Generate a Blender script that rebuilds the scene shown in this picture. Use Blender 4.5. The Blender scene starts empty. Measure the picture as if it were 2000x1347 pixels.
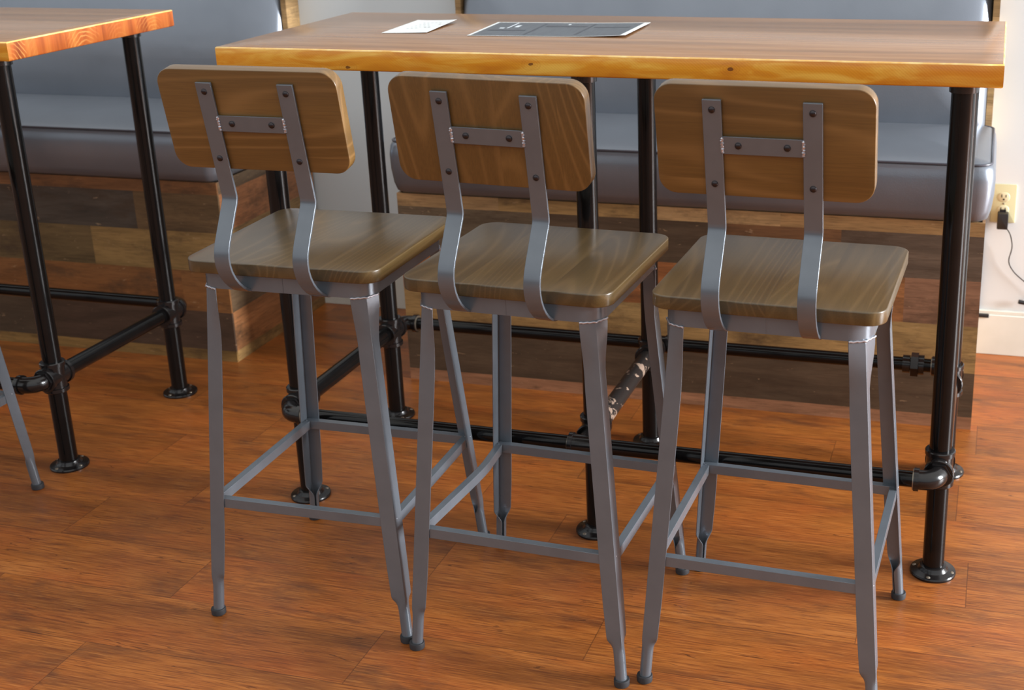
import bpy, bmesh, math, random
from mathutils import Vector, Matrix
random.seed(7)
sc = bpy.context.scene
COL = sc.collection
PI = math.pi

# ------------------------------------------------------------------ materials
def srgb(r, g, b):
    f = lambda c: (c/255/12.92) if c/255 <= 0.04045 else ((c/255+0.055)/1.055)**2.4
    return (f(r), f(g), f(b), 1.0)

class NT:
    def __init__(s, name):
        s.m = bpy.data.materials.new(name); s.m.use_nodes = True
        s.t = s.m.node_tree; s.N = s.t.nodes; s.L = s.t.links
        s.b = s.N['Principled BSDF']
    def n(s, typ, **kw):
        nd = s.N.new(typ)
        for k, v in kw.items():
            if k.startswith('i_'):
                key = k[2:]
                key = int(key) if key.isdigit() else key.replace('_', ' ')
                s.put(nd.inputs[key], v)
            else:
                setattr(nd, k, v)
        return nd
    def put(s, sock, v):
        if isinstance(v, bpy.types.NodeSocket): s.L.new(v, sock)
        else: sock.default_value = v
    def math(s, op, a, b=0.0, c=0.0, clamp=False):
        nd = s.n('ShaderNodeMath', operation=op, use_clamp=clamp)
        s.put(nd.inputs[0], a); s.put(nd.inputs[1], b)
        if op in ('MULTIPLY_ADD', 'SMOOTH_MIN'): s.put(nd.inputs[2], c)
        return nd.outputs[0]
    def ramp(s, fac, stops, interp='LINEAR'):
        nd = s.n('ShaderNodeValToRGB'); nd.color_ramp.interpolation = interp
        el = nd.color_ramp.elements
        el[0].position, el[0].color = stops[0]
        el[1].position, el[1].color = stops[-1]
        for p, c in stops[1:-1]:
            e = el.new(p); e.color = c
        s.put(nd.inputs[0], fac); return nd.outputs[0]
    def mix(s, fac, a, b, mode='MIX'):
        nd = s.n('ShaderNodeMix', data_type='RGBA', blend_type=mode)
        s.put(nd.inputs[0], fac); s.put(nd.inputs[6], a); s.put(nd.inputs[7], b)
        return nd.outputs[2]
    def coord(s): return s.n('ShaderNodeTexCoord').outputs['Object']
    def sep(s, v):
        nd = s.n('ShaderNodeSeparateXYZ'); s.put(nd.inputs[0], v); return nd.outputs
    def comb(s, x, y, z):
        nd = s.n('ShaderNodeCombineXYZ')
        for i, v in enumerate((x, y, z)): s.put(nd.inputs[i], v)
        return nd.outputs[0]
    def vmul(s, v, k):
        nd = s.n('ShaderNodeVectorMath', operation='MULTIPLY'); s.put(nd.inputs[0], v); nd.inputs[1].default_value = k
        return nd.outputs[0]
    def vadd(s, a, b):
        nd = s.n('ShaderNodeVectorMath', operation='ADD'); s.put(nd.inputs[0], a); s.put(nd.inputs[1], b)
        return nd.outputs[0]
    def noise(s, v, scale=5, detail=4, rough=0.55, dist=0.0):
        nd = s.n('ShaderNodeTexNoise', i_Scale=scale, i_Detail=detail, i_Roughness=rough, i_Distortion=dist)
        s.put(nd.inputs['Vector'], v); return nd.outputs['Fac']
    def white(s, v):
        nd = s.n('ShaderNodeTexWhiteNoise', noise_dimensions='3D'); s.put(nd.inputs['Vector'], v); return nd.outputs['Value']
    def bump(s, h, strength, dist=0.001):
        nd = s.n('ShaderNodeBump'); nd.inputs['Strength'].default_value = strength; nd.inputs['Distance'].default_value = dist
        s.put(nd.inputs['Height'], h); s.L.new(nd.outputs[0], s.b.inputs['Normal'])
    def out(s, col, rough=0.5, metal=0.0, spec=0.5, coat=0.0, coatr=0.1):
        s.put(s.b.inputs['Base Color'], col); s.put(s.b.inputs['Roughness'], rough)
        s.put(s.b.inputs['Metallic'], metal); s.put(s.b.inputs['Specular IOR Level'], spec)
        s.put(s.b.inputs['Coat Weight'], coat); s.put(s.b.inputs['Coat Roughness'], coatr)
        return s.m

def grain_wood(name, axis, plank, stops, rough=0.45, seed=0.0, lines=0.5, linecol=None, coat=0.0, stretch=14, freq=14, spec=0.4, plankvar=0.25, across=None):
    """stained timber: axis = grain direction (0,1,2); plank = width of glued staves"""
    q = NT(name)
    co = q.coord()
    rnd = q.n('ShaderNodeObjectInfo').outputs['Random']
    x = q.sep(co)
    others = [i for i in range(3) if i != axis]
    acr = others[0] if across is None else across
    pid = q.math('FLOOR', q.math('DIVIDE', q.math('ADD', x[acr], 10.0+seed*0.13), plank))
    pr = q.white(q.comb(pid, q.math('MULTIPLY', rnd, 50.0), seed))
    off = q.comb(q.math('MULTIPLY', pr, 30.0), q.math('MULTIPLY', rnd, 17.0), q.math('MULTIPLY', pr, 9.0))
    k = [1.0, 1.0, 1.0]; k[axis] = 1.0/stretch
    v = q.vadd(q.vmul(co, tuple(k)), off)
    # broad figure
    fig = q.noise(v, freq, 3, 0.5, 0.4)
    # ring lines
    ph = q.math('MULTIPLY', q.noise(v, freq*0.36, 1.5, 0.35, 0.15), 120.0)
    ring = q.math('MULTIPLY', q.math('POWER', q.math('ABSOLUTE', q.math('SINE', ph)), 12.0), q.noise(v, freq*0.7, 2, 0.5))
    fk = [1.0, 1.0, 1.0]; fk[axis] = 1.0/30
    fine = q.noise(q.vadd(q.vmul(co, tuple(fk)), off), 420, 2, 0.6)
    base = q.ramp(fig, stops)
    base = q.mix(q.math('MULTIPLY', q.math('SUBTRACT', 0.65, fine, clamp=True), 0.9, clamp=True), base, tuple(c*0.55 for c in stops[0][1][:3])+(1,))
    lc = linecol or tuple(min(1, c*1.8) for c in stops[-1][1][:3])+(1,)
    base = q.mix(q.math('MULTIPLY', ring, lines), base, lc)
    vv = q.math('MULTIPLY_ADD', pr, plankvar*2, 1.0-plankvar)
    hs = q.n('ShaderNodeHueSaturation'); q.put(hs.inputs['Value'], vv); q.put(hs.inputs['Color'], base)
    q.bump(fine, 0.12, 0.0006)
    return q.out(hs.outputs[0], rough, spec=spec, coat=coat, coatr=0.22)

S = srgb
M = {}
# stool timber
st_stops = [(0.25, S(68, 52, 27)), (0.5, S(81, 63, 33)), (0.75, S(93, 73, 40))]
bk_stops = [(0.25, S(96, 69, 31)), (0.5, S(111, 81, 38)), (0.78, S(126, 94, 47))]
M['seat'] = grain_wood('stool_seat_wood', 1, 0.082, st_stops, rough=0.36, coat=0.6, lines=0.4, freq=9, stretch=9, linecol=S(128, 102, 66), plankvar=0.10, across=0)
M['back_h'] = grain_wood('backrest_wood_flat_grain', 0, 0.16, bk_stops, rough=0.42, coat=0.7, lines=0.55, freq=9, stretch=8, linecol=S(160, 120, 70), plankvar=0.08, across=2, seed=3)
M['back_v'] = grain_wood('backrest_wood_upright_grain', 2, 0.11, bk_stops, rough=0.42, coat=0.7, lines=0.55, freq=9, stretch=8, linecol=S(166, 124, 72), plankvar=0.12, across=0, seed=5)
# tabletop
M['top'] = grain_wood('tabletop_stain', 0, 0.14, [(0.2, S(126, 88, 54)), (0.5, S(168, 120, 78)), (0.8, S(188, 140, 94))], rough=0.26, lines=0.22, linecol=S(96, 66, 50), freq=26, stretch=22, coat=0.35, spec=0.5, plankvar=0.12, across=1, seed=1)
def edge_mat():
    q = NT('tabletop_edge_pine'); co = q.coord()
    v = q.vmul(co, (0.16, 1, 1))
    a = q.noise(v, 34, 4, 0.55, 0.8)
    base = q.ramp(a, [(0.28, S(205, 122, 20)), (0.5, S(226, 152, 36)), (0.7, S(246, 196, 84))])
    big = q.noise(q.vmul(co, (1, 1, 1)), 5, 2, 0.5)
    base = q.mix(q.math('MULTIPLY', q.math('SUBTRACT', big, 0.5, clamp=True), 2.4, clamp=True), base, S(204, 114, 24))
    # saw marks
    x = q.sep(co)
    saw = q.math('SINE', q.math('MULTIPLY', q.math('ADD', x[0], q.math('MULTIPLY', x[2], 1.2)), 900.0))
    msk = q.math('GREATER_THAN', q.noise(co, 6, 1, 0.5), 0.55)
    base = q.mix(q.math('MULTIPLY', q.math('MULTIPLY', saw, msk), 0.10, clamp=True), base, S(180, 96, 16))
    # knots: dark centres with rings
    for kx in (-0.355, 0.056, -0.765):
        kz = 1.068 if kx > -0.7 else 1.052
        dx = q.math('MULTIPLY', q.math('SUBTRACT', x[0], kx), 0.62); dz = q.math('SUBTRACT', x[2], kz)
        d = q.math('SQRT', q.math('ADD', q.math('MULTIPLY', dx, dx), q.math('MULTIPLY', dz, dz)))
        d = q.math('ADD', d, q.math('MULTIPLY', q.math('SUBTRACT', q.noise(co, 60, 2), 0.5), 0.006))
        ring = q.math('MULTIPLY', q.math('POWER', q.math('ABSOLUTE', q.math('SINE', q.math('MULTIPLY', d, 900.0))), 2.0), q.math('LESS_THAN', d, 0.014))
        base = q.mix(q.math('MULTIPLY', ring, 0.16), base, S(170, 84, 10))
        core = q.math('LESS_THAN', d, 0.0032)
        base = q.mix(q.math('MULTIPLY', core, 0.8), base, S(84, 32, 8))
    q.bump(saw, 0.05, 0.0004)
    return q.out(base, 0.33, coat=0.3)
M['edge'] = edge_mat()
def end_mat():
    q = NT('tabletop_end_grain'); co = q.coord(); x = q.sep(co)
    pid = q.math('FLOOR', q.math('DIVIDE', x[1], 0.14))
    v = q.vadd(co, q.comb(0, q.math('MULTIPLY', pid, 3.7), 0))
    bands = q.noise(q.vmul(v, (0, 1, 0.12)), 22, 3, 0.6)
    base = q.ramp(bands, [(0.3, S(136, 60, 18)), (0.5, S(180, 92, 34)), (0.72, S(204, 128, 56))])
    z = q.math('SUBTRACT', x[2], 1.02)
    yy = q.math('SUBTRACT', q.math('FRACT', q.math('DIVIDE', x[1], 0.14)), 0.5)
    d = q.math('SQRT', q.math('ADD', q.math('MULTIPLY', q.math('MULTIPLY', yy, yy), 0.02), q.math('MULTIPLY', z, z)))
    ring = q.math('POWER', q.math('ABSOLUTE', q.math('SINE', q.math('MULTIPLY', q.math('ADD', d, q.math('MULTIPLY', q.noise(v, 25, 3), 0.02)), 300.0))), 10.0)
    base = q.mix(q.math('MULTIPLY', ring, q.math('MULTIPLY', q.math('SUBTRACT', q.noise(v, 9, 2), 0.45, clamp=True), 2.2)), base, S(240, 176, 96))
    return q.out(base, 0.45, coat=0.15)
M['end'] = end_mat()
q = NT('sanded_arris'); M['arris'] = q.out(q.ramp(q.noise(q.coord(), 30, 3), [(0.3, S(236, 176, 84)), (0.7, S(255, 222, 150))]), 0.4)

def metal(name, col, rough, met, bump=0.05, sc_=300, var=0.06, spec=0.5, coat=0.0):
    q = NT(name); co = q.coord()
    n = q.noise(co, 18, 4, 0.6)
    c1 = tuple(c*(1-var) for c in col[:3])+(1,); c2 = tuple(min(1, c*(1+var)) for c in col[:3])+(1,)
    base = q.ramp(n, [(0.3, c1), (0.7, c2)])
    q.bump(q.noise(co, sc_, 2, 0.5), bump, 0.0003)
    return q.out(base, rough, met, spec, coat)
M['steel'] = metal('grey_painted_steel', S(112, 119, 127), 0.27, 0.42, 0.10, 500)
M['weld'] = metal('bright_weld', S(190, 190, 198), 0.28, 0.8, 0.3, 200)
M['screw'] = metal('dark_screw', S(66, 62, 64), 0.3, 0.9)
M['rubber'] = metal('black_rubber', S(44, 44, 47), 0.62, 0.0)
M['pipe'] = metal('black_iron_pipe', S(14, 13, 13), 0.15, 0.0, 0.04, 120, 0.2, 0.28, 0.0)
M['fitting'] = metal('black_cast_fitting', S(24, 21, 21), 0.2, 0.1, 0.25, 160, 0.2, 0.5, 0.1)
M['burr'] = metal('bare_thread_edge', S(150, 140, 126), 0.35, 0.8)
def chipped():
    q = NT('chipped_black_pipe'); co = q.coord()
    n = q.noise(co, 30, 5, 0.7, 0.6); big = q.noise(co, 5.5, 2)
    m = q.math('MULTIPLY', q.math('GREATER_THAN', n, 0.535), q.math('GREATER_THAN', big, 0.45))
    base = q.mix(m, S(34, 29, 27), S(150, 128, 112))
    return q.out(base, 0.38, 0.2)
M['chipped'] = chipped()
# vinyl
def vinyl():
    q = NT('grey_vinyl'); co = q.coord()
    base = q.ramp(q.noise(co, 3, 3), [(0.3, S(123, 129, 138)), (0.7, S(134, 140, 149))])
    nd = q.n('ShaderNodeTexVoronoi', i_Scale=320); q.put(nd.inputs['Vector'], co)
    h = q.math('ADD', q.math('MULTIPLY', nd.outputs[0], 0.25), q.math('MULTIPLY', q.noise(co, 5, 3, 0.5), 6.0))
    q.bump(h, 0.25, 0.0015)
    return q.out(base, 0.33, 0.6, 0.6)
M['vinyl'] = vinyl()
q = NT('dark_piping'); M['piping'] = q.out(S(74, 74, 82), 0.35)
# wall
q = NT('painted_wall'); co = q.coord()
q.bump(q.noise(co, 160, 3), 0.08, 0.001)
M['wall'] = q.out(q.ramp(q.noise(co, 1.3, 3), [(0.3, S(212, 220, 224)), (0.7, S(220, 227, 229))]), 0.6, spec=0.3)
q = NT('painted_baseboard'); co = q.coord()
M['base'] = q.out(q.ramp(q.noise(co, 8, 4), [(0.3, S(212, 214, 204)), (0.7, S(222, 224, 216))]), 0.4)
# ceiling / none
# floor
def floor_mat():
    q = NT('wood_plank_floor'); co = q.coord(); x = q.sep(co)
    PW, PL = 0.183, 0.915
    yy = q.math('DIVIDE', q.math('ADD', x[1], 10*PW+0.194), PW)
    row = q.math('FLOOR', yy); fy = q.math('FRACT', yy)
    rr = q.white(q.comb(row, 3.1, 0.7))
    xx = q.math('DIVIDE', q.math('ADD', x[0], q.math('ADD', 20*PL, q.math('MULTIPLY', rr, PL))), PL)
    colid = q.math('FLOOR', xx); fx = q.math('FRACT', xx)
    pr = q.white(q.comb(row, colid, 1.3)); pr2 = q.white(q.comb(colid, row, 7.7))
    off = q.comb(q.math('MULTIPLY', pr, 40.0), q.math('MULTIPLY', pr2, 23.0), 0.0)
    v = q.vadd(q.vmul(co, (0.13, 1, 1)), off)
    a = q.noise(v, 11, 4, 0.6, 0.7)
    base = q.ramp(a, [(0.22, S(92, 52, 22)), (0.42, S(142, 82, 34)), (0.6, S(168, 98, 40)), (0.8, S(190, 120, 60))])
    # reddish drift
    red = q.noise(q.vadd(q.vmul(co, (0.5, 1, 1)), off), 7, 2, 0.5)
    base = q.mix(q.math('MULTIPLY', q.math('SUBTRACT', red, 0.45, clamp=True), 2.2, clamp=True), base, S(164, 84, 34))
    # dark grey weathered smudges
    sm = q.noise(q.vadd(q.vmul(co, (0.33, 1, 1)), q.comb(q.math('MULTIPLY', pr2, 31.0), q.math('MULTIPLY', pr, 11.0), 4.0)), 10, 5, 0.68, 0.3)
    base = q.mix(q.math('MULTIPLY', q.math('SUBTRACT', sm, 0.53, clamp=True), 5.0, clamp=True), base, S(88, 54, 34))
    # fine grain + long cracks
    fine = q.noise(q.vadd(q.vmul(co, (0.035, 1, 1)), off), 340, 3, 0.65)
    base = q.mix(q.math('MULTIPLY', q.math('SUBTRACT', 0.53, fine, clamp=True), 4.5, clamp=True), base, S(104, 52, 22))
    base = q.mix(q.math('MULTIPLY', q.math('SUBTRACT', fine, 0.55, clamp=True), 3.2, clamp=True), base, S(192, 128, 68))
    cr = q.noise(q.vadd(q.vmul(co, (0.055, 1, 1)), off), 26, 3, 0.5, 0.3)
    crk = q.math('LESS_THAN', q.math('ABSOLUTE', q.math('SUBTRACT', cr, 0.5)), 0.003)
    cm = q.math('GREATER_THAN', q.noise(q.vadd(q.vmul(co, (0.6, 1, 1)), off), 5, 2), 0.5)
    base = q.mix(q.math('MULTIPLY', q.math('MULTIPLY', crk, cm), 0.6), base, S(58, 28, 14))
    hs = q.n('ShaderNodeHueSaturation'); q.put(hs.inputs['Value'], q.math('MULTIPLY_ADD', pr, 0.22, 0.89)); q.put(hs.inputs['Color'], base)
    q.put(hs.inputs['Saturation'], 1.0)
    # joints
    jy = q.math('LESS_THAN', q.math('MINIMUM', fy, q.math('SUBTRACT', 1.0, fy)), 0.006)
    jx = q.math('LESS_THAN', q.math('MINIMUM', fx, q.math('SUBTRACT', 1.0, fx)), 0.0012)
    base = q.mix(q.math('MULTIPLY', q.math('MAXIMUM', jy, jx), 0.5), hs.outputs[0], S(60, 30, 16))
    q.bump(q.math('SUBTRACT', fine, q.math('MULTIPLY', q.math('MAXIMUM', jy, jx), 2.0)), 0.35, 0.0006)
    rough = q.math('MULTIPLY_ADD', fine, 0.12, 0.30)
    return q.out(base, rough, spec=0.45)
M['floor'] = floor_mat()
# reclaimed boards: tone comes from the boards themselves (one colour per board in the mesh)
def board_mat():
    q = NT('reclaimed_boards'); co = q.coord()
    at = q.n('ShaderNodeAttribute', attribute_name='board').outputs['Color']
    al = q.n('ShaderNodeAttribute', attribute_name='board').outputs['Alpha']
    off = q.comb(q.math('MULTIPLY', al, 37.0), 0.0, q.math('MULTIPLY', al, 53.0))
    v = q.vadd(q.vmul(co, (0.14, 0.14, 1)), off)
    a = q.noise(v, 24, 5, 0.65, 0.6)
    hs = q.n('ShaderNodeHueSaturation'); q.put(hs.inputs['Color'], at); q.put(hs.inputs['Value'], q.math('MULTIPLY_ADD', a, 1.9, 0.06))
    base = hs.outputs[0]
    sm = q.noise(q.vadd(q.vmul(co, (0.5, 0.5, 1)), off), 9, 5, 0.7)
    base = q.mix(q.math('MULTIPLY', q.math('SUBTRACT', sm, 0.52, clamp=True), 4.5, clamp=True), base, S(78, 60, 44))
    fl = q.noise(q.vadd(q.vmul(co, (0.3, 0.3, 1)), off), 70, 4, 0.7, 0.4)
    base = q.mix(q.math('MULTIPLY', q.math('GREATER_THAN', fl, 0.67), 0.35), base, S(206, 170, 130))
    fine = q.noise(q.vadd(q.vmul(co, (0.05, 0.05, 1)), off), 300, 3, 0.6)
    base = q.mix(q.math('MULTIPLY', q.math('SUBTRACT', 0.5, fine, clamp=True), 2.2, clamp=True), base, S(66, 44, 28))
    q.bump(fine, 0.2, 0.001)
    return q.out(base, 0.5, spec=0.35)
M['boards'] = board_mat()
q = NT('white_paper'); M['paper'] = q.out(S(236, 240, 240), 0.6)
q = NT('ink'); M['ink'] = q.out(S(176, 180, 184), 0.6)
q = NT('menu_dark_card'); co = q.coord(); x = q.sep(co)
rowm = q.math('SINE', q.math('MULTIPLY', x[1], 900.0))
colm = q.noise(q.vmul(co, (1, 0.15, 1)), 160, 2)
m_ = q.math('MULTIPLY', q.math('GREATER_THAN', rowm, 0.2), q.math('GREATER_THAN', colm, 0.46))
M['menu'] = q.out(q.mix(q.math('MULTIPLY', m_, 0.20), S(62, 72, 84), S(140, 150, 158)), 0.32, spec=0.6)
q = NT('menu_dark_bands'); M['menu_band'] = q.out(S(52, 58, 70), 0.35)
q = NT('menu_white_print'); M['menu_white'] = q.out(S(224, 232, 238), 0.5)
q = NT('ivory_plastic'); M['ivory'] = q.out(S(196, 190, 150), 0.35)
q = NT('ivory_socket'); M['socket'] = q.out(S(208, 202, 168), 0.35)
q = NT('black_plastic'); M['black'] = q.out(S(26, 24, 25), 0.4)
q = NT('slot_dark'); M['slot'] = q.out(S(30, 26, 22), 0.7)

# ------------------------------------------------------------------ mesh helpers
def obj(name, bm, mats, parent=None, loc=None, bevel=0.0, segs=2, smooth=35, sub=0):
    me = bpy.data.meshes.new(name)
    bmesh.ops.recalc_face_normals(bm, faces=bm.faces)
    bm.to_mesh(me); bm.free()
    if not isinstance(mats, (list, tuple)): mats = [mats]
    for m in mats: me.materials.append(m)
    for p in me.polygons: p.use_smooth = True
    me.set_sharp_from_angle(angle=math.radians(smooth))
    o = bpy.data.objects.new(name, me); COL.objects.link(o)
    if parent is not None: o.parent = parent
    if loc is not None: o.location = loc
    if bevel:
        b = o.modifiers.new('bevel', 'BEVEL'); b.width = bevel; b.segments = segs
        b.limit_method = 'ANGLE'; b.angle_limit = math.radians(40); b.harden_normals = False
    return o
def empty(name, loc=(0, 0, 0), rz=0.0):
    o = bpy.data.objects.new(name, None); COL.objects.link(o)
    o.location = loc; o.rotation_euler = (0, 0, rz); o.empty_display_size = 0.1
    return o
def tag(o, label=None, cat=None, group=None, kind=None):
    if label: o['label'] = label
    if cat: o['category'] = cat
    if group: o['group'] = group
    if kind: o['kind'] = kind
    return o
def box(bm, x0, x1, y0, y1, z0, z1, mi=0, M4=None):
    vs = [bm.verts.new((x, y, z)) for x in (x0, x1) for y in (y0, y1) for z in (z0, z1)]
    if M4 is not None:
        for v in vs: v.co = M4 @ v.co
    fs = [(0, 1, 3, 2), (4, 6, 7, 5), (0, 4, 5, 1), (2, 3, 7, 6), (0, 2, 6, 4), (1, 5, 7, 3)]
    r = []
    for f in fs:
        fc = bm.faces.new([vs[i] for i in f]); fc.material_index = mi; r.append(fc)
    return r
def loft(bm, rings, closed=True, caps=True, mi=0):
    R = [[bm.verts.new(p) for p in r] for r in rings]
    n = len(R[0])
    for a, b in zip(R, R[1:]):
        for i in range(n if closed else n-1):
            j = (i+1) % n
            f = bm.faces.new((a[i], a[j], b[j], b[i])); f.material_index = mi
    if caps:
        for r in (R[0], R[-1]):
            f = bm.faces.new(r); f.material_index = mi
    return R
def frame(d):
    d = Vector(d).normalized()
    a = Vector((0, 0, 1)) if abs(d.z) < 0.9 else Vector((1, 0, 0))
    u = d.cross(a).normalized(); v = d.cross(u).normalized()
    return u, v
def tube(bm, pts, r, n=20, caps=True, mi=0):
    """round tube along pts; r a number or a list"""
    pts = [Vector(p) for p in pts]
    rr = r if isinstance(r, (list, tuple)) else [r]*len(pts)
    rings = []; u = None
    for i, p in enumerate(pts):
        d = (pts[min(i+1, len(pts)-1)] - pts[max(i-1, 0)]).normalized()
        if u is None: u, v = frame(d)
        else:
            u = (u - d*u.dot(d)).normalized(); v = d.cross(u).normalized()
        rings.append([p + (u*math.cos(2*PI*k/n) + v*math.sin(2*PI*k/n))*rr[i] for k in range(n)])
    loft(bm, rings, True, caps, mi)
def lathe(bm, prof, origin, axis, n=28, mi=0, phase=0.0):
    """prof: list of (distance along axis, radius)"""
    o = Vector(origin); d = Vector(axis).normalized(); u, v = frame(d)
    rings = [[o + d*t + (u*math.cos(2*PI*k/n+phase) + v*math.sin(2*PI*k/n+phase))*max(r, 1e-5) for k in range(n)] for t, r in prof]
    loft(bm, rings, True, True, mi)
def dome(bm, c, nrm, r, h, n=12, mi=0):
    lathe(bm, [(0, r), (h*0.35, r*0.95), (h*0.7, r*0.72), (h*0.93, r*0.38), (h, 0.0001)], c, nrm, n, mi)
def rrect(hx, hy, r, n=6):
    pts = []
    for cx, cy, a0 in ((hx-r, hy-r, 0), (-hx+r, hy-r, 90), (-hx+r, -hy+r, 180), (hx-r, -hy+r, 270)):
        for k in range(n+1):
            a = math.radians(a0+90*k/n); pts.append((cx+r*math.cos(a), cy+r*math.sin(a)))
    return pts
def slab(bm, hx, hy, r, z0, z1, e=0.003, T=None, mi=0):
    """rounded-corner slab with eased edges; T maps (a,b,c) to 3D"""
    T = T or (lambda a, b, c: (a, b, c))
    rings = []
    prof = [(e, z0)] + [(e*(1-math.sin(t*PI/6)), z0+e*(1-math.cos(t*PI/6))) for t in (1, 2, 3)] + \
           [(e*(1-math.cos(t*PI/6)), z1-e*(1-math.sin(t*PI/6))) for t in (0, 1, 2, 3)]
    for ins, z in prof:
        rings.append([T(a, b, z) for a, b in rrect(hx-ins, hy-ins, r-ins*0.9, 8)])
    loft(bm, rings, True, True, mi)

# ------------------------------------------------------------------ the stool
ROLL = 0.0
def rolled(p, a):
    x, y, z = p; dz = z-0.76
    return Vector((x*math.cos(a)+dz*math.sin(a), y, 0.76+dz*math.cos(a)-x*math.sin(a)))

# outer face of the bent back straps, seen from the side (y, z)
STRAP = [(-.2351, 1.1039), (-.2234, 1.0427), (-.2116, .981), (-.2010, .9255), (-.1948, .8935), (-.1940, .8865), (-.1962, .8790), (-.2075, .8600), (-.2165, .8440),
         (-.2260, .8280), (-.2345, .8130), (-.2405, .7990), (-.2432, .7850), (-.2420, .7700), (-.2375, .7560), (-.2295, .7415),
         (-.2190, .7285), (-.2060, .7165), (-.1915, .7068), (-.1760, .7000), (-.1590, .6960), (-.1420, .6948), (-.1200, .6945)]
def strap_bm(xc, w, roll):
    bm = bmesh.new(); t = 0.0050
    n = len(STRAP); rings = []
    for i, (y, z) in enumerate(STRAP):
        a = STRAP[max(i-1, 0)]; b = STRAP[min(i+1, n-1)]
        d = Vector((b[0]-a[0], b[1]-a[1])).normalized()
        nn = Vector((-d.y, d.x))          # inward side
        iy, iz = y+nn.x*t, z+nn.y*t
        rings.append([rolled(p, roll) for p in ((xc-w, y, z), (xc+w, y, z), (xc+w, iy, iz), (xc-w, iy, iz))])
    loft(bm, rings)
    return bm

def leg_section(z, sx, sy):
    """outer polyline of the folded leg at height z (17 points) in stool coordinates"""
    k = (0.7035-z)/0.7035
    Cx = 0.1668+0.0550*k; Cy = 0.1710+0.0478*k
    w = 0.0265+0.0045*min(1, (0.7035-z)/0.14)
    if z < 0.17: w -= 0.0025*(0.17-z)/0.1
    topb = max(0.0, min(1.0, (z-0.60)/0.1035)); topb = topb*topb*(3-2*topb)
    cb = max(0.0, min(1.0, (0.098-z)/0.036)); cb = cb*cb*(3-2*cb)
    r = 0.0110; cx = 0.2118-0.0782*z; cy = 0.2085-0.068*z
    pts = []
    N = 8
    for i in range(-N, N+1):
        s = i/N; a = abs(s)
        rnd = 0.0        # softened ridge
        if s <= 0: L = Vector((Cx-w*a-rnd, Cy-rnd+topb*0.0125*a))
        else: L = Vector((Cx-rnd+topb*0.0125*a, Cy-w*a-rnd))
        ang = math.radians(45)-s*math.radians(168)
        T = Vector((cx+r*math.cos(ang), cy+r*math.sin(ang)))
        pts.append(L.lerp(T, cb))
    return [Vector((p.x*sx, p.y*sy)) for p in pts]
def leg_bm(sx, sy):
    bm = bmesh.new()
    zs = [0.7035, 0.69, 0.67, 0.65, 0.63, 0.61, 0.58, 0.5, 0.4, 0.3, 0.2, 0.16, 0.135, 0.118] + [0.1, 0.096, 0.092, 0.088, 0.084, 0.08, 0.076, 0.072, 0.068, 0.064, 0.061, 0.055, 0.03, 0.012]
    t = 0.0022; rings = []
    for z in zs:
        P = leg_section(z, sx, sy); n = len(P); inner = []
        cen = (P[0]+P[-1])/2
        flip = 1 if sx*sy > 0 else -1
        for i in range(n):
            d = (P[min(i+1, n-1)]-P[max(i-1, 0)]).normalized()
            nn = Vector((d.y, -d.x))*flip      # towards the inside of the fold
            inner.append(P[i]+nn*t)
        rings.append([(p.x, p.y, z) for p in P]+[(p.x, p.y, z) for p in reversed(inner)])
    loft(bm, rings)
    # weld bead where the leg meets the ring frame
    P = leg_section(0.7035, sx, sy)
    pts = [(p.x*1.003, p.y*1.003, 0.7030+0.0007*math.sin(i*2.1)) for i, p in enumerate(P)]
    tube(bm, pts, 0.0022, 8, mi=1)
    return bm

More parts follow.
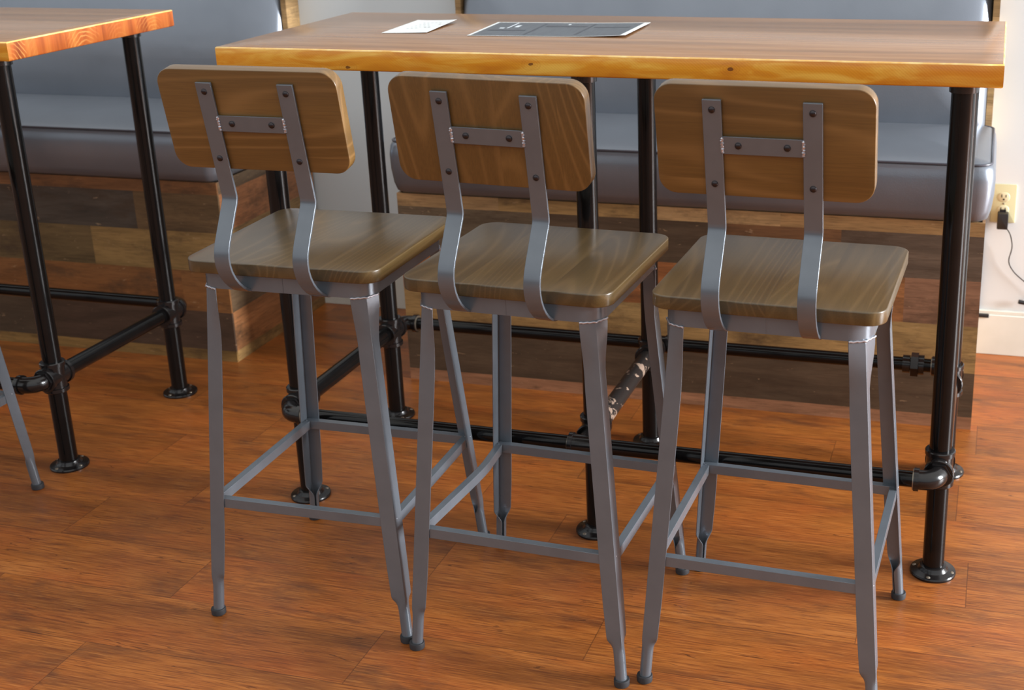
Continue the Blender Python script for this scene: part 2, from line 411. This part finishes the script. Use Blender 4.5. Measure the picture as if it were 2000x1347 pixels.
def make_stool(kind, loc, rz, label, roll=0.0, bent=False):
    root = empty('bar_stool', loc, rz)
    tag(root, label, 'bar stool', 'grey steel bar stools with wooden seats')
    # seat
    bm = bmesh.new(); slab(bm, 0.1995, 0.195, 0.034, 0.7365, 0.7605, 0.0022)
    obj('seat', bm, M['seat'], root)
    # ring frame under the seat
    bm = bmesh.new()
    o_ = rrect(0.178, 0.182, 0.042, 8); i_ = rrect(0.175, 0.179, 0.039, 8)
    rings = [[(a, b, 0.7035) for a, b in o_], [(a, b, 0.7365) for a, b in o_], [(a, b, 0.7365) for a, b in i_], [(a, b, 0.7035) for a, b in i_]]
    R = loft(bm, rings, True, False)
    for k in range(len(o_)):
        j = (k+1) % len(o_)
        bm.faces.new((R[3][k], R[3][j], R[0][j], R[0][k]))
    tube(bm, [(0.003, -0.1822, 0.7040), (0.003, -0.1822, 0.7360)], 0.0008, 6)   # weld seam in the ring
    obj('seat_frame', bm, M['steel'], root)
    # backrest
    bm = bmesh.new()
    dy, dz = -.187, .982          # up the board
    def T(a, b, c):               # a across, b up, c towards the table
        return rolled((a, -.2151+b*dy+c*dz, 1.0344+b*dz-c*dy), roll)
    slab(bm, 0.175, 0.0943, 0.030, 0.0, 0.024, 0.0016, T)
    obj('backrest', bm, M['back_v'] if kind == 'v' else M['back_h'], root)
    # straps and cross bar
    def face(x, z, out=0.0):      # point on the outer face of the strap plane
        y = -.2351+(1.1039-z)*0.1906
        return rolled((x, y-out*dz, z-out*(-dy)*-1*0), roll)
    nrm = (rolled((0, -dz, dy), roll)-rolled((0, 0, 0), roll)).normalized()
    for s in (-1, 1):
        st = obj('back_strap', strap_bm(s*0.0795, 0.0152, roll), M['steel'], root, bevel=0.0008)
        for z in (1.0877, 0.9634):
            bm = bmesh.new(); dome(bm, face(s*0.0795, z), nrm, 0.0056, 0.0036, 14)
            obj('screw', bm, M['screw'], st)
        bm = bmesh.new(); dome(bm, (s*0.0795, -0.150, 0.6955), (0, 0, -1), 0.006, 0.004, 12)
        obj('bolt', bm, M['screw'], st)
    bm = bmesh.new()
    rings = []
    for x in (-.0655, .0655):
        r_ = []
        for z, o2 in ((1.0150, 0.0), (1.0442, 0.0), (1.0442, -0.0048), (1.0150, -0.0048)):
            y = -.2351+(1.1039-z)*0.1906+0.0006
            r_.append(rolled((x, y-o2, z), roll))
        rings.append(r_)
    loft(bm, rings)
    cb = obj('back_crossbar', bm, M['steel'], root, bevel=0.0006)
    for s in (-1, 1):
        bm = bmesh.new(); dome(bm, face(s*0.0391, 1.0296), nrm, 0.0056, 0.0036, 14)
        obj('screw', bm, M['screw'], cb)
        bm = bmesh.new()
        pts = []; rd = []
        for i in range(15):
            z = 1.0160+0.0272*i/14
            p = face(s*0.0648+0.0006*math.sin(i*2.3+s), z); pts.append(p); rd.append(0.0020+0.0011*abs(math.sin(i*1.27)))
        rd[0] = rd[-1] = 0.0006
        tube(bm, pts, rd, 8)
        obj('weld_bead', bm, M['weld'], cb)
    # legs
    for sy in (-1, 1):
        for sx in (-1, 1):
            lg = obj('leg', leg_bm(sx, sy), [M['steel'], M['weld']], root, smooth=30, bevel=0.0006)
            bm = bmesh.new()
            lathe(bm, [(0, 0.0135), (0.001, 0.0147), (0.011, 0.0151), (0.0135, 0.0143), (0.0135, 0.0122)], (sx*0.2118, sy*0.2085, 0.0), (0, 0, 1), 24)
            obj('rubber_foot', bm, M['rubber'], lg)
    # footrest
    yb, xb = 0.1915, 0.1925; z0, z1, h = 0.2435, 0.2635, 0.0075
    def bar(p, q, bend=0.0):
        bm = bmesh.new(); p = Vector(p); q = Vector(q); d = (q-p).normalized(); s_ = Vector((d.y, -d.x, 0))
        rings = []
        n = 15 if bend else 2
        for i in range(n):
            t = i/(n-1); c = p.lerp(q, t)
            if bend:
                k = min(t/0.74, (1-t)/0.26); k = k-0.12*max(0, k-0.8)*5
                c = c + Vector((0, 0, -bend*k)) + s_*(bend*0.7*k)
            rings.append([c+s_*h+Vector((0, 0, z0)), c+s_*h+Vector((0, 0, z1)), c-s_*h+Vector((0, 0, z1)), c-s_*h+Vector((0, 0, z0))])
        loft(bm, rings)
        # small weld blobs at both ends
        for e in (p, q):
            for zz in (z0+0.004, z1-0.003):
                lathe(bm, [(-0.004, 0.0005), (-0.002, 0.003), (0.001, 0.0036), (0.004, 0.0005)], e+Vector((0, 0, zz)), d, 8, 1)
        return obj('footrest_bar', bm, [M['steel'], M['weld']], root, bevel=0.0008)
    bar((-.198, -yb, 0), (.198, -yb, 0)); bar((-.198, yb, 0), (.198, yb, 0))
    bar((-xb, -.183, 0), (-xb, .183, 0), 0.007 if bent else 0.0); bar((xb, -.183, 0), (xb, .183, 0))
    return root
def copy_tree(o, parent=None):
    c = o.copy(); COL.objects.link(c); c.parent = parent
    for ch in list(o.children): copy_tree(ch, c)
    return c

s1 = make_stool('h', (-.7035, -.1915, 0), 0.0118, 'leftmost of three grey stools at the long table, horizontal grain backrest, by its left end')
s2 = make_stool('v', (-.2415, -.2150, 0), -.0405, 'middle of three grey stools at the long table, upright backrest grain, bent left footrest bar', roll=0.012, bent=True)
s3 = make_stool('h', (.2173, -.2059, 0), -.0288, 'rightmost of three grey stools at the long table, swirling grain backrest, nearest right pipe legs')
s0 = copy_tree(s1); s0.location = (-1.884, -.222, 0); s0.rotation_euler = (0, 0, 0.0)
s0['label'] = 'grey steel stool cut off by left photo edge, only one splayed leg and foot showing'

# ------------------------------------------------------------------ pipe tables
HT, TT = 1.0891, 0.0445
Y0, Y1 = 0.0812, 0.7234
LYF, LYB = 0.1160, 0.6060
PR = 0.0226
def table(xr, legx, label, x_left, chipped_mid, jitter=None):
    """xr right end of the top; legx the three leg x positions"""
    root = empty('bar_table', (0, 0, 0)); tag(root, label, 'table', 'pipe-leg bar tables')
    bm = bmesh.new()
    zb = HT-TT; e = 0.0035
    x0, x1, y0, y1 = x_left, xr, Y0, Y1
    nx = 40
    # slab built ring by ring so every long edge keeps a slightly wavy sanded arris
    def rect(ins, z, wob=0.0):
        pts = []
        def wv(k): return wob*math.sin(k*1.7+0.6)*math.sin(k*0.53)
        for i in range(nx): pts.append((x0+ins+(x1-x0-2*ins)*i/nx, y0+ins, z+wv(i)))
        for i in range(12): pts.append((x1-ins, y0+ins+(y1-y0-2*ins)*i/12, z+wv(i+9)))
        for i in range(nx): pts.append((x1-ins-(x1-x0-2*ins)*i/nx, y1-ins, z))
        for i in range(12): pts.append((x0+ins, y1-ins-(y1-y0-2*ins)*i/12, z))
        return pts
    rings = [rect(e, zb), rect(e*0.3, zb+e*0.3), rect(0, zb+e), rect(0, HT-e*0.9, 0.0006), rect(e*0.3, HT-e*0.25, 0.0003), rect(e*0.8, HT)]
    R = loft(bm, rings, True, True)
    bm.faces.ensure_lookup_table()
    for f in bm.faces:
        f.normal_update(); n = f.normal; c = f.calc_center_median()
        if len(f.verts) > 4: f.material_index = 0
        elif c.z > HT-e*0.8: f.material_index = 3
        elif abs(c.x-x0) < e or abs(c.x-x1) < e: f.material_index = 2
        else: f.material_index = 1
    obj('tabletop', bm, [M['top'], M['edge'], M['end'], M['arris']], root, smooth=50)
    RZ = 0.250; RR = 0.0170; ELB = 0.032
    yf = LYF-0.072; yb = LYB+0.072
    def cross(parent, c, dirs, R0=0.0275, L=0.040):
        bm = bmesh.new(); c = Vector(c)
        for d in dirs:
            lathe(bm, [(0, R0), (L-0.012, R0), (L-0.011, R0+0.0035), (L-0.002, R0+0.0035), (L, R0+0.0015), (L, R0-0.004)], c, d, 28)
        lathe(bm, [(-R0, 0.001), (-R0*0.8, R0*0.6), (0, R0), (R0*0.8, R0*0.6), (R0, 0.001)], c, (0, 0, 1), 24)
        return obj('pipe_fitting', bm, M['fitting'], parent)
    legs = {}
    for li, lx in enumerate(legx):
        for ly in (LYF, LYB):
            bm = bmesh.new()
            lathe(bm, [(0.006, PR), (zb-0.004, PR)], (lx, ly, 0), (0, 0, 1), 32)
            lg = obj('leg', bm, M['pipe'], root)
            legs[(li, ly)] = lg
            # floor flange with hub and screws
            bm = bmesh.new()
            lathe(bm, [(0, 0.0480), (0.0045, 0.0485), (0.0072, 0.0470), (0.0085, 0.0400), (0.0105, 0.0325), (0.0150, 0.0295), (0.0190, 0.0280), (0.0205, 0.0226)], (lx, ly, 0), (0, 0, 1), 36)
            for k in range(4):
                a = PI/4+k*PI/2+0.3*li
                dome(bm, (lx+0.040*math.cos(a), ly+0.040*math.sin(a), 0.0078), (0, 0, 1), 0.0048, 0.0022, 10, 1)
            obj('floor_flange', bm, [M['fitting'], M['burr']], lg)
            bm = bmesh.new()
            lathe(bm, [(zb-0.0145, 0.0235), (zb-0.0135, 0.0268), (zb-0.0005, 0.0272), (zb, 0.0260)], (lx, ly, 0), (0, 0, 1), 32)
            obj('top_collar', bm, M['fitting'], lg)
            sgn = -1 if ly == LYF else 1
            cross(lg, (lx, ly, RZ), [(0, 0, 1), (0, 0, -1), (0, -1, 0), (0, 1, 0)])
    def ring(bm, c, d, r=0.0215, L=0.009, mi=0):
        lathe(bm, [(-L/2, r-0.003), (-L/2, r), (L/2, r), (L/2, r-0.003)], c, d, 24, mi)
    for yy, ly, sgn in ((yf, LYF, -1), (yb, LYB, 1)):
        bm = bmesh.new()
        xa, xb = legx[0], legx[-1]
        tube(bm, [(xa+ELB+0.012, yy, RZ), (xb-ELB-0.012, yy, RZ)], RR, 24)
        rail = obj('footrest_rail', bm, M['pipe'], root)
        for lx, dx in ((xa, 1), (xb, -1)):
            bm = bmesh.new()
            pts = [(lx, ly+sgn*0.036, RZ), (lx, yy-sgn*ELB*0.95, RZ)]
            for k in range(1, 9):
                a = k/9*PI/2
                pts.append((lx+dx*ELB*(1-math.cos(a)), yy-sgn*ELB*(1-math.sin(a)), RZ))
            pts.append((lx+dx*(ELB+0.008), yy, RZ))
            tube(bm, pts, 0.0208, 24)
            ring(bm, Vector((lx+dx*(ELB+0.010), yy, RZ)), (1, 0, 0), 0.0245, 0.010)
            ring(bm, Vector((lx+dx*(ELB+0.0162), yy, RZ)), (1, 0, 0), 0.0222, 0.0022, 1)
            # hex bushing next to the cross
            lathe(bm, [(0.036, 0.0262), (0.046, 0.0262), (0.046, 0.02)], (lx, ly, RZ), (0, sgn, 0), 6)
            obj('elbow', bm, [M['fitting'], M['burr']], rail)
        for lx in legx[1:-1]:
            bm = bmesh.new()
            lathe(bm, [(-0.034, 0.0215), (-0.034, 0.0245), (-0.025, 0.0245), (-0.024, 0.0215), (0.024, 0.0215), (0.025, 0.0245), (0.034, 0.0245), (0.034, 0.0215)], (lx, yy, RZ), (1, 0, 0), 28)
            lathe(bm, [(0, 0.0215), (0.032, 0.0215), (0.032, 0.0250), (0.042, 0.0250)], (lx, yy, RZ), (0, -sgn, 0), 28)
            lathe(bm, [(-0.0352, 0.0222), (-0.0335, 0.0222)], (lx, yy, RZ), (1, 0, 0), 24, 1)
            obj('tee', bm, [M['fitting'], M['burr']], rail)
        if sgn > 0 and chipped_mid:
            ux = xb-0.088
            bm = bmesh.new()
            lathe(bm, [(-0.030, 0.0205), (-0.030, 0.0225), (-0.012, 0.0225), (-0.012, 0.0205)], (ux, yy, RZ), (1, 0, 0), 24)
            lathe(bm, [(-0.010, 0.0300), (0.008, 0.0300)], (ux, yy, RZ), (1, 0, 0), 6)
            lathe(bm, [(0.008, 0.0245), (0.010, 0.0250), (0.022, 0.0250), (0.022, 0.02)], (ux, yy, RZ), (1, 0, 0), 24)
            obj('pipe_union', bm, M['fitting'], rail)
    for li, lx in enumerate(legx):
        bm = bmesh.new()
        tube(bm, [(lx, LYF+0.036, RZ), (lx, (LYF+LYB)/2, RZ), (lx, LYB-0.036, RZ)], 0.0205, 24)
        ch = chipped_mid and li == 1
        o = obj('cross_pipe', bm, M['chipped'] if ch else M['pipe'], root)
        if ch: o['label'] = 'black cross pipe with chipped paint'
    return root
t1 = table(0.5683, (-0.9850, -0.2540, 0.4975), 'long pipe-leg bar table with yellow-edged wooden top and three stools drawn up', -1.0809, True)
t2 = table(-1.6221, (-3.150, -2.417, -1.6792), 'bar table at the far left edge with orange end-grain top corner and black pipe legs', -3.25, False)

# ------------------------------------------------------------------ wall side (all of it is turned by a hair against the tables)
AB = 0.0063
WY = 1.4546
BY = 0.869
def side(o):
    o.rotation_euler = (0, 0, AB); return o
bm = bmesh.new(); box(bm, -6, 4.2, WY, WY+0.12, -0.05, 2.9)
tag(side(obj('wall_back', bm, M['wall'])), kind='structure')
bm = bmesh.new()
box(bm, -6, 4.2, WY-0.014, WY, 0.0, 0.128)
bm2 = box(bm, -6, 4.2, WY-0.010, WY, 0.128, 0.140)
tag(side(obj('baseboard_back', bm, M['base'], bevel=0.002)), kind='structure')
bm = bmesh.new(); box(bm, -8, 8.0, -8.0, WY+0.12, -0.06, 0.0)
tag(obj('floor', bm, M['floor']), kind='structure')

# benches
ROWS = [0.0, 0.035, 0.160, 0.290, 0.413, 0.532, 0.569]
def boards_mesh(panels):
    """panels: list of (P0, U, Vv, list of (u0,u1,v0,v1,colour)); every board is a thin box face on its panel"""
    bm = bmesh.new(); lay = bm.loops.layers.float_color.new('board')
    return bm, lay
def put_board(bm, lay, x0, x1, y0, y1, z0, z1, col, al):
    for f in box(bm, x0, x1, y0, y1, z0, z1):
        for l in f.loops: l[lay] = (col[0], col[1], col[2], al)
TAN = S(162, 128, 80); OLV = S(124, 100, 66); DRK = S(92, 74, 56); ORG = S(158, 98, 56); RED = S(150, 92, 60); GRY = S(104, 88, 68); LGT = S(176, 140, 96); PNK = S(164, 116, 84); BRN = S(120, 84, 54)
# per row (bottom up): list of (x_end, colour)
ROWS_R = [[(9, PNK)], [(9, DRK)], [(-.59, TAN), (9, S(168, 134, 84))], [(-.25, ORG), (.368, S(166, 110, 66)), (9, S(146, 106, 80))],
          [(-.62, GRY), (-.15, DRK), (.20, BRN), (9, S(106, 88, 72))], [(-.75, LGT), (-.30, TAN), (.04, S(190, 152, 104)), (9, S(170, 132, 86))]]
ROWS_L = [[(9, S(146, 112, 64))], [(-2.3, S(84, 68, 52)), (9, S(86, 66, 52))], [(-2.6, BRN), (-1.80, S(140, 92, 52)), (9, S(146, 98, 56))],
          [(-2.6, BRN), (-2.10, S(112, 90, 58)), (9, S(148, 116, 70))], [(-2.6, OLV), (-1.93, S(84, 74, 64)), (9, S(110, 86, 58))], [(9, S(136, 92, 56))]]
SIDE_L = [TAN, S(170, 116, 74), S(104, 84, 62), S(160, 130, 86), S(176, 120, 80), S(112, 92, 70)]
def bench(x0, x1, rows, sidecols, label, right_end=True):
    root = empty('bench_seat', (0, 0, 0), AB)
    tag(root, label, 'bench', 'grey vinyl benches along the wall')
    bm = bmesh.new(); lay = bm.loops.layers.float_color.new('board')
    # plain carcass behind the cladding
    put_board(bm, lay, x0+0.006, x1-0.006, BY+0.006, WY-0.016, 0.0, 0.566, DRK, 0.3)
    for r, spec in enumerate(rows):
        xa = x0
        for k, (xe, col) in enumerate(spec):
            xe = min(xe, x1)
            if xe <= xa: continue
            put_board(bm, lay, xa, xe, BY, BY+0.007, ROWS[r], ROWS[r+1], col, random.random())
            xa = xe
        if right_end:
            spl = random.choice((1.12, 1.25, 1.3))
            put_board(bm, lay, x1-0.007, x1, BY+0.007, WY-0.016, ROWS[r], ROWS[r+1], sidecols[r], random.random())
        put_board(bm, lay, x0, x0+0.007, BY+0.007, WY-0.016, ROWS[r], ROWS[r+1], sidecols[r], random.random())
    obj('base', bm, M['boards'], root)
    # tall back frame of the same boards
    bm = bmesh.new(); lay = bm.loops.layers.float_color.new('board')
    zz = [0.569, 0.66, 0.78, 0.90, 1.02, 1.15, 1.22]
    cc = [S(150, 122, 84), S(184, 150, 104), S(160, 130, 86), S(180, 146, 100), S(150, 120, 80), S(170, 138, 92)]
    for i in range(6):
        al_ = random.random()
        put_board(bm, lay, x0, x0+0.018, WY-0.080, WY-0.0005, zz[i], zz[i+1], cc[i], al_)
        put_board(bm, lay, x1-0.018, x1, WY-0.080, WY-0.0005, zz[i], zz[i+1], cc[i], al_)
        put_board(bm, lay, x0+0.018, x1-0.018, WY-0.010, WY-0.0005, zz[i], zz[i+1], cc[i], al_)
    obj('back_panel', bm, M['boards'], root)
    # seat cushion: boxed, crowned top, soft corners
    cx, cy = (x0+x1)/2, (BY-0.010+1.350)/2
    hx, hy = (x1-x0)/2+0.004, (1.350-(BY-0.010))/2
    bm = bmesh.new()
    rings = []
    prof = [(-0.012, 0.5695), (0.000, 0.578), (0.007, 0.600), (0.012, 0.640), (0.013, 0.680), (0.009, 0.706), (0.002, 0.7185), (-0.010, 0.7240), (-0.04, 0.7300), (-0.08, 0.737), (-0.13, 0.7430), (-0.18, 0.7470), (-0.22, 0.7480)]
    for ins, z in prof:
        rings.append([(cx+a, cy+b, z) for a, b in rrect(hx+ins, hy+ins, max(0.035+ins*0.6, 0.010), 8)])
    loft(bm, rings)
    cu = obj('seat_cushion', bm, M['vinyl'], root, smooth=60)
    bm = bmesh.new()
    P = [(cx+a, cy+b, 0.7195) for a, b in rrect(hx+0.0025, hy+0.0025, 0.037, 8)]
    P.append(P[0]); tube(bm, P, 0.0032, 8, caps=False)
    obj('piping', bm, M['piping'], cu)
    # back cushion
    bm = bmesh.new()
    hx2 = (x1-x0)/2-0.0195; zc = 0.94; hz = 0.24; rings = []
    for ins, y in [(0.0, 1.3540), (0.0, 1.322), (-0.005, 1.308), (-0.016, 1.296), (-0.036, 1.286), (-0.07, 1.276), (-0.115, 1.269), (-0.165, 1.264)]:
        rings.append([(cx+a, (WY-0.011 if y > 1.35 else min(WY-0.012, y+b*0.25+0.0560)), zc+b) for a, b in rrect(hx2+ins, hz+ins, 0.030, 6)])
    loft(bm, rings)
    obj('back_cushion', bm, M['vinyl'], root, smooth=60)
    return root
bench(-1.0568, 0.5590, ROWS_R, [S(170, 130, 92)]*6, 'grey vinyl bench on weathered boards behind the long table with three stools')
bench(-3.4, -1.6393, ROWS_L, SIDE_L, 'darker grey vinyl bench at left behind the table cut off by the photo edge')

# ------------------------------------------------------------------ papers on the table
def sheet(bm, fn, w, h, nx, ny, mi=0, u0=0, u1=1, v0=0, v1=1, dz=0.0, t=0.0004):
    """fn(u,v)->(x,y,z) in sheet space; thin closed sheet"""
    top = [[fn(u0+(u1-u0)*i/nx, v0+(v1-v0)*j/ny)+Vector((0, 0, dz+t)) for j in range(ny+1)] for i in range(nx+1)]
    bot = [[fn(u0+(u1-u0)*i/nx, v0+(v1-v0)*j/ny)+Vector((0, 0, dz)) for j in range(ny+1)] for i in range(nx+1)]
    A = [[bm.verts.new(p) for p in r] for r in top]; B = [[bm.verts.new(p) for p in r] for r in bot]
    def F(*v):
        f = bm.faces.new(v); f.material_index = mi
    for i in range(nx):
        for j in range(ny):
            F(A[i][j], A[i+1][j], A[i+1][j+1], A[i][j+1]); F(B[i][j], B[i][j+1], B[i+1][j+1], B[i+1][j])
    for i in range(nx):
        F(A[i][0], B[i][0], B[i+1][0], A[i+1][0]); F(A[i][ny], A[i+1][ny], B[i+1][ny], B[i][ny])
    for j in range(ny):
        F(A[0][j], A[0][j+1], B[0][j+1], B[0][j]); F(A[nx][j], B[nx][j], B[nx][j+1], A[nx][j+1])
def corners(A, B, C, D, lift):
    A, B, C, D = (Vector(p+(0,)) for p in (A, B, C, D)); O = (A+B+C+D)/4
    def fn(u, v):     # u left->right, v near->far
        p = A.lerp(D, u).lerp(B.lerp(C, u), v)-O
        p.z = lift(u, v); return p
    return O, fn
O_, pf = corners((-.8090, .3375), (-.812, .545), (-.716, .560), (-.703, .352), lambda u, v: 0.0008+0.005*(u**2.2)*(0.25+0.75*v)+0.004*(1-u)*v)
bm = bmesh.new(); sheet(bm, pf, 0, 0, 16, 12)
p = obj('paper_note', bm, M['paper'], None, (O_.x, O_.y, HT))
tag(p, 'small white printed paper with a curled edge lying on the long tabletop', 'paper')
bm = bmesh.new()
for k in range(5):
    for j in range(3+(k*5) % 3):
        u0 = 0.30+0.10*j+0.01*k; v0 = 0.32+0.11*k
        sheet(bm, pf, 0, 0, 2, 1, 0, u0, u0+0.05, v0, v0+0.012, 0.0006, 0.0001)
for u0, v0 in ((0.66, 0.38), (0.75, 0.38), (0.84, 0.60)):
    sheet(bm, pf, 0, 0, 2, 2, 0, u0, u0+0.035, v0, v0+0.05, 0.0006, 0.0001)
obj('printed_marks', bm, M['ink'], p)
O_, mf = corners((-.592, .322), (-.609, .5595), (-.2345, .5800), (-.2290, .340), lambda u, v: 0.0008+0.0045*max(0, (u-0.55)/0.45)**2*(1-0.5*v))
bm = bmesh.new(); sheet(bm, mf, 0, 0, 24, 10)
m = obj('menu_sheet', bm, M['paper'], None, (O_.x, O_.y, HT))
tag(m, 'dark grey rectangular menu sheet with white border lying flat on the long tabletop', 'menu')
bm = bmesh.new(); sheet(bm, mf, 0, 0, 24, 10, 0, 0.022, 0.965, 0.012, 0.965, 0.0006, 0.0001)
obj('printed_panel', bm, M['menu'], m)
bm = bmesh.new()
for a in ((0.34, 0.355, 0.10, 0.90), (0.66, 0.675, 0.10, 0.90), (0.38, 0.64, 0.66, 0.74), (0.70, 0.93, 0.60, 0.66), (0.06, 0.30, 0.36, 0.42)):
    sheet(bm, mf, 0, 0, 8, 6, 0, a[0], a[1], a[2], a[3], 0.0009, 0.0001)
obj('column_rule', bm, M['menu_band'], m)
bm = bmesh.new()
sheet(bm, mf, 0, 0, 4, 8, 0, 0.150, 0.160, 0.52, 0.93, 0.0009, 0.0001)
sheet(bm, mf, 0, 0, 4, 4, 0, 0.185, 0.212, 0.60, 0.74, 0.0009, 0.0001)
sheet(bm, mf, 0, 0, 4, 4, 0, 0.105, 0.135, 0.50, 0.56, 0.0009, 0.0001)
sheet(bm, mf, 0, 0, 4, 4, 0, 0.50, 0.515, 0.80, 0.86, 0.0009, 0.0001)
obj('white_print', bm, M['menu_white'], m)

# ------------------------------------------------------------------ outlet, charger, black clip
def wall_obj(name, bm, mat, parent=None, **k):
    return obj(name, bm, mat, parent, **k)
ox, oz = 0.6085, 0.4730
out_ = empty('wall_outlet', (0, 0, 0), AB)
tag(out_, 'ivory double power outlet on the grey wall at right of the bench', 'power outlet')
def flat(hx, hz, r, cx, cz, y0, y1, bm, mi=0, n=6, e=0.0015):
    rings = []
    for ins, y in ((0, y0), (0, y1+e), (e*0.4, y1+e*0.3), (e, y1)):
        rings.append([(cx+a, y, cz+b) for a, b in rrect(hx-ins, hz-ins, max(r-ins*0.5, 0.0005), n)])
    loft(bm, rings, mi=mi)
bm = bmesh.new(); flat(0.0355, 0.0575, 0.003, ox, oz, WY, WY-0.006, bm)
obj('cover_plate', bm, M['ivory'], out_)
for cz in (oz+0.0195, oz-0.0195):
    bm = bmesh.new(); flat(0.0170, 0.0140, 0.0125, ox, cz, WY-0.004, WY-0.0075, bm)
    sk = obj('socket', bm, M['socket'], out_)
    bm = bmesh.new()
    box(bm, ox-0.0075, ox-0.0050, WY-0.0080, WY-0.0072, cz-0.001, cz+0.0085)
    box(bm, ox+0.0050, ox+0.0072, WY-0.0080, WY-0.0072, cz-0.0005, cz+0.0075)
    lathe(bm, [(0, 0.0028), (0.0008, 0.0028)], (ox, WY-0.0072, cz-0.0065), (0, -1, 0), 12)
    obj('slots', bm, M['slot'], sk)
bm = bmesh.new(); dome(bm, (ox, WY-0.006, oz), (0, -1, 0), 0.003, 0.0012)
obj('plate_screw', bm, M['burr'], out_)
ch = empty('wall_charger', (0, 0, 0), AB)
tag(ch, 'black plug-in charger with thin cord in the lower socket of the ivory outlet', 'charger')
bm = bmesh.new()
flat(0.0155, 0.0235, 0.003, ox+0.001, 0.427, WY-0.012, WY-0.042, bm)
box(bm, ox-0.009, ox+0.009, WY-0.013, WY-0.0085, 0.440, 0.456)
obj('plug_body', bm, M['black'], ch)
def cat(P, n=8):
    P = [Vector(p) for p in P]; out = []
    for i in range(len(P)-1):
        a = P[max(i-1, 0)]; b = P[i]; c = P[i+1]; d = P[min(i+2, len(P)-1)]
        for k in range(n):
            t = k/n
            out.append(0.5*((2*b)+(c-a)*t+(2*a-5*b+4*c-d)*t*t+(3*b-3*c+d-a)*t**3))
    out.append(P[-1]); return out
bm = bmesh.new()
tube(bm, cat([(ox+0.012, WY-0.028, 0.406), (0.634, WY-0.028, 0.385), (0.642, WY-0.018, 0.345), (0.636, WY-0.012, 0.300), (0.650, WY-0.010, 0.270), (0.678, WY-0.010, 0.244), (0.74, WY-0.012, 0.200), (0.80, WY-0.012, 0.165), (0.78, WY-0.012, 0.140), (0.72, WY-0.014, 0.158), (0.694, WY-0.014, 0.172)]), 0.0017, 8)
obj('cord', bm, M['black'], ch)
bm = bmesh.new()
lathe(bm, [(0, 0.002), (0.003, 0.0062), (0.020, 0.0068), (0.022, 0.005)], (0.694, WY-0.014, 0.172), (-1, 0, 0.18), 14)
obj('connector', bm, M['black'], ch)
bm = bmesh.new(); flat(0.0205, 0.0050, 0.0012, 0.5705, 0.1235, WY-0.010, WY-0.018, bm)
c_ = side(obj('cable_clip', bm, M['black']))
tag(c_, 'short black plastic clip strip fixed to the top of the cream baseboard', 'cable clip')

# ------------------------------------------------------------------ light
w = bpy.data.worlds.new('world'); sc.world = w; w.use_nodes = True
nt = w.node_tree; bg = nt.nodes['Background']
tc = nt.nodes.new('ShaderNodeTexCoord'); sx = nt.nodes.new('ShaderNodeSeparateXYZ'); rp = nt.nodes.new('ShaderNodeValToRGB')
nt.links.new(tc.outputs['Generated'], sx.inputs[0]); nt.links.new(sx.outputs[2], rp.inputs[0]); nt.links.new(rp.outputs[0], bg.inputs[0])
e = rp.color_ramp.elements
e[0].position = 0.0; e[0].color = (0.07, 0.07, 0.075, 1); e[1].position = 0.75; e[1].color = (1.0, 1.0, 0.97, 1)
m0 = e.new(0.04); m0.color = (0.13, 0.13, 0.14, 1)
m1 = e.new(0.14); m1.color = (0.72, 0.76, 0.79, 1)
m2 = e.new(0.36); m2.color = (0.74, 0.78, 0.81, 1)
bg.inputs[1].default_value = 0.92
def area(name, loc, target, sx, sy, power, col):
    l = bpy.data.lights.new(name, 'AREA'); l.shape = 'RECTANGLE'; l.size = sx; l.size_y = sy; l.energy = power; l.color = col
    o = bpy.data.objects.new(name, l); COL.objects.link(o); o.location = loc
    d = Vector(target)-Vector(loc); o.rotation_euler = d.to_track_quat('-Z', 'Y').to_euler()
    return o
area('window_light', (7.0, 0.45, 2.1), (-0.2, 0.3, 0.7), 1.9, 2.6, 1100, (0.95, 0.97, 1.0))

# ------------------------------------------------------------------ camera
yaw, pit, rol = -0.2833, 0.3287, -0.0206
# solved values (see numbers above): focal length in pixels of the 2000 px wide frame

CAM = dict(cx=0.5581, cy=-2.4093, cz=1.4703, yaw=-0.2833, pit=0.3287, rol=-0.0206, f=2539.1, px=219.7, py=-95.1)
yaw, pit, rol = CAM['yaw'], CAM['pit'], CAM['rol']
F = Vector((math.sin(yaw)*math.cos(pit), math.cos(yaw)*math.cos(pit), -math.sin(pit)))
R = Vector((math.cos(yaw), -math.sin(yaw), 0)); U = R.cross(F)
R2 = R*math.cos(rol)+U*math.sin(rol); U2 = U*math.cos(rol)-R*math.sin(rol)
cd = bpy.data.cameras.new('camera'); cam = bpy.data.objects.new('camera', cd); COL.objects.link(cam)
cam.matrix_world = Matrix(((R2.x, U2.x, -F.x, CAM['cx']), (R2.y, U2.y, -F.y, CAM['cy']), (R2.z, U2.z, -F.z, CAM['cz']), (0, 0, 0, 1)))
cd.sensor_width = 36; cd.sensor_fit = 'HORIZONTAL'; cd.lens = CAM['f']/2000*36
cd.shift_x = -CAM['px']/2000; cd.shift_y = CAM['py']/2000
cd.clip_start = 0.05
cd.dof.use_dof = True; cd.dof.focus_distance = 2.45; cd.dof.aperture_fstop = 6.3
sc.camera = cam
sc.view_settings.view_transform = 'Standard'; sc.view_settings.look = 'None'
sc.view_settings.gamma = 1.0; sc.view_settings.use_curve_mapping = False
sc.view_settings.exposure = 0.34
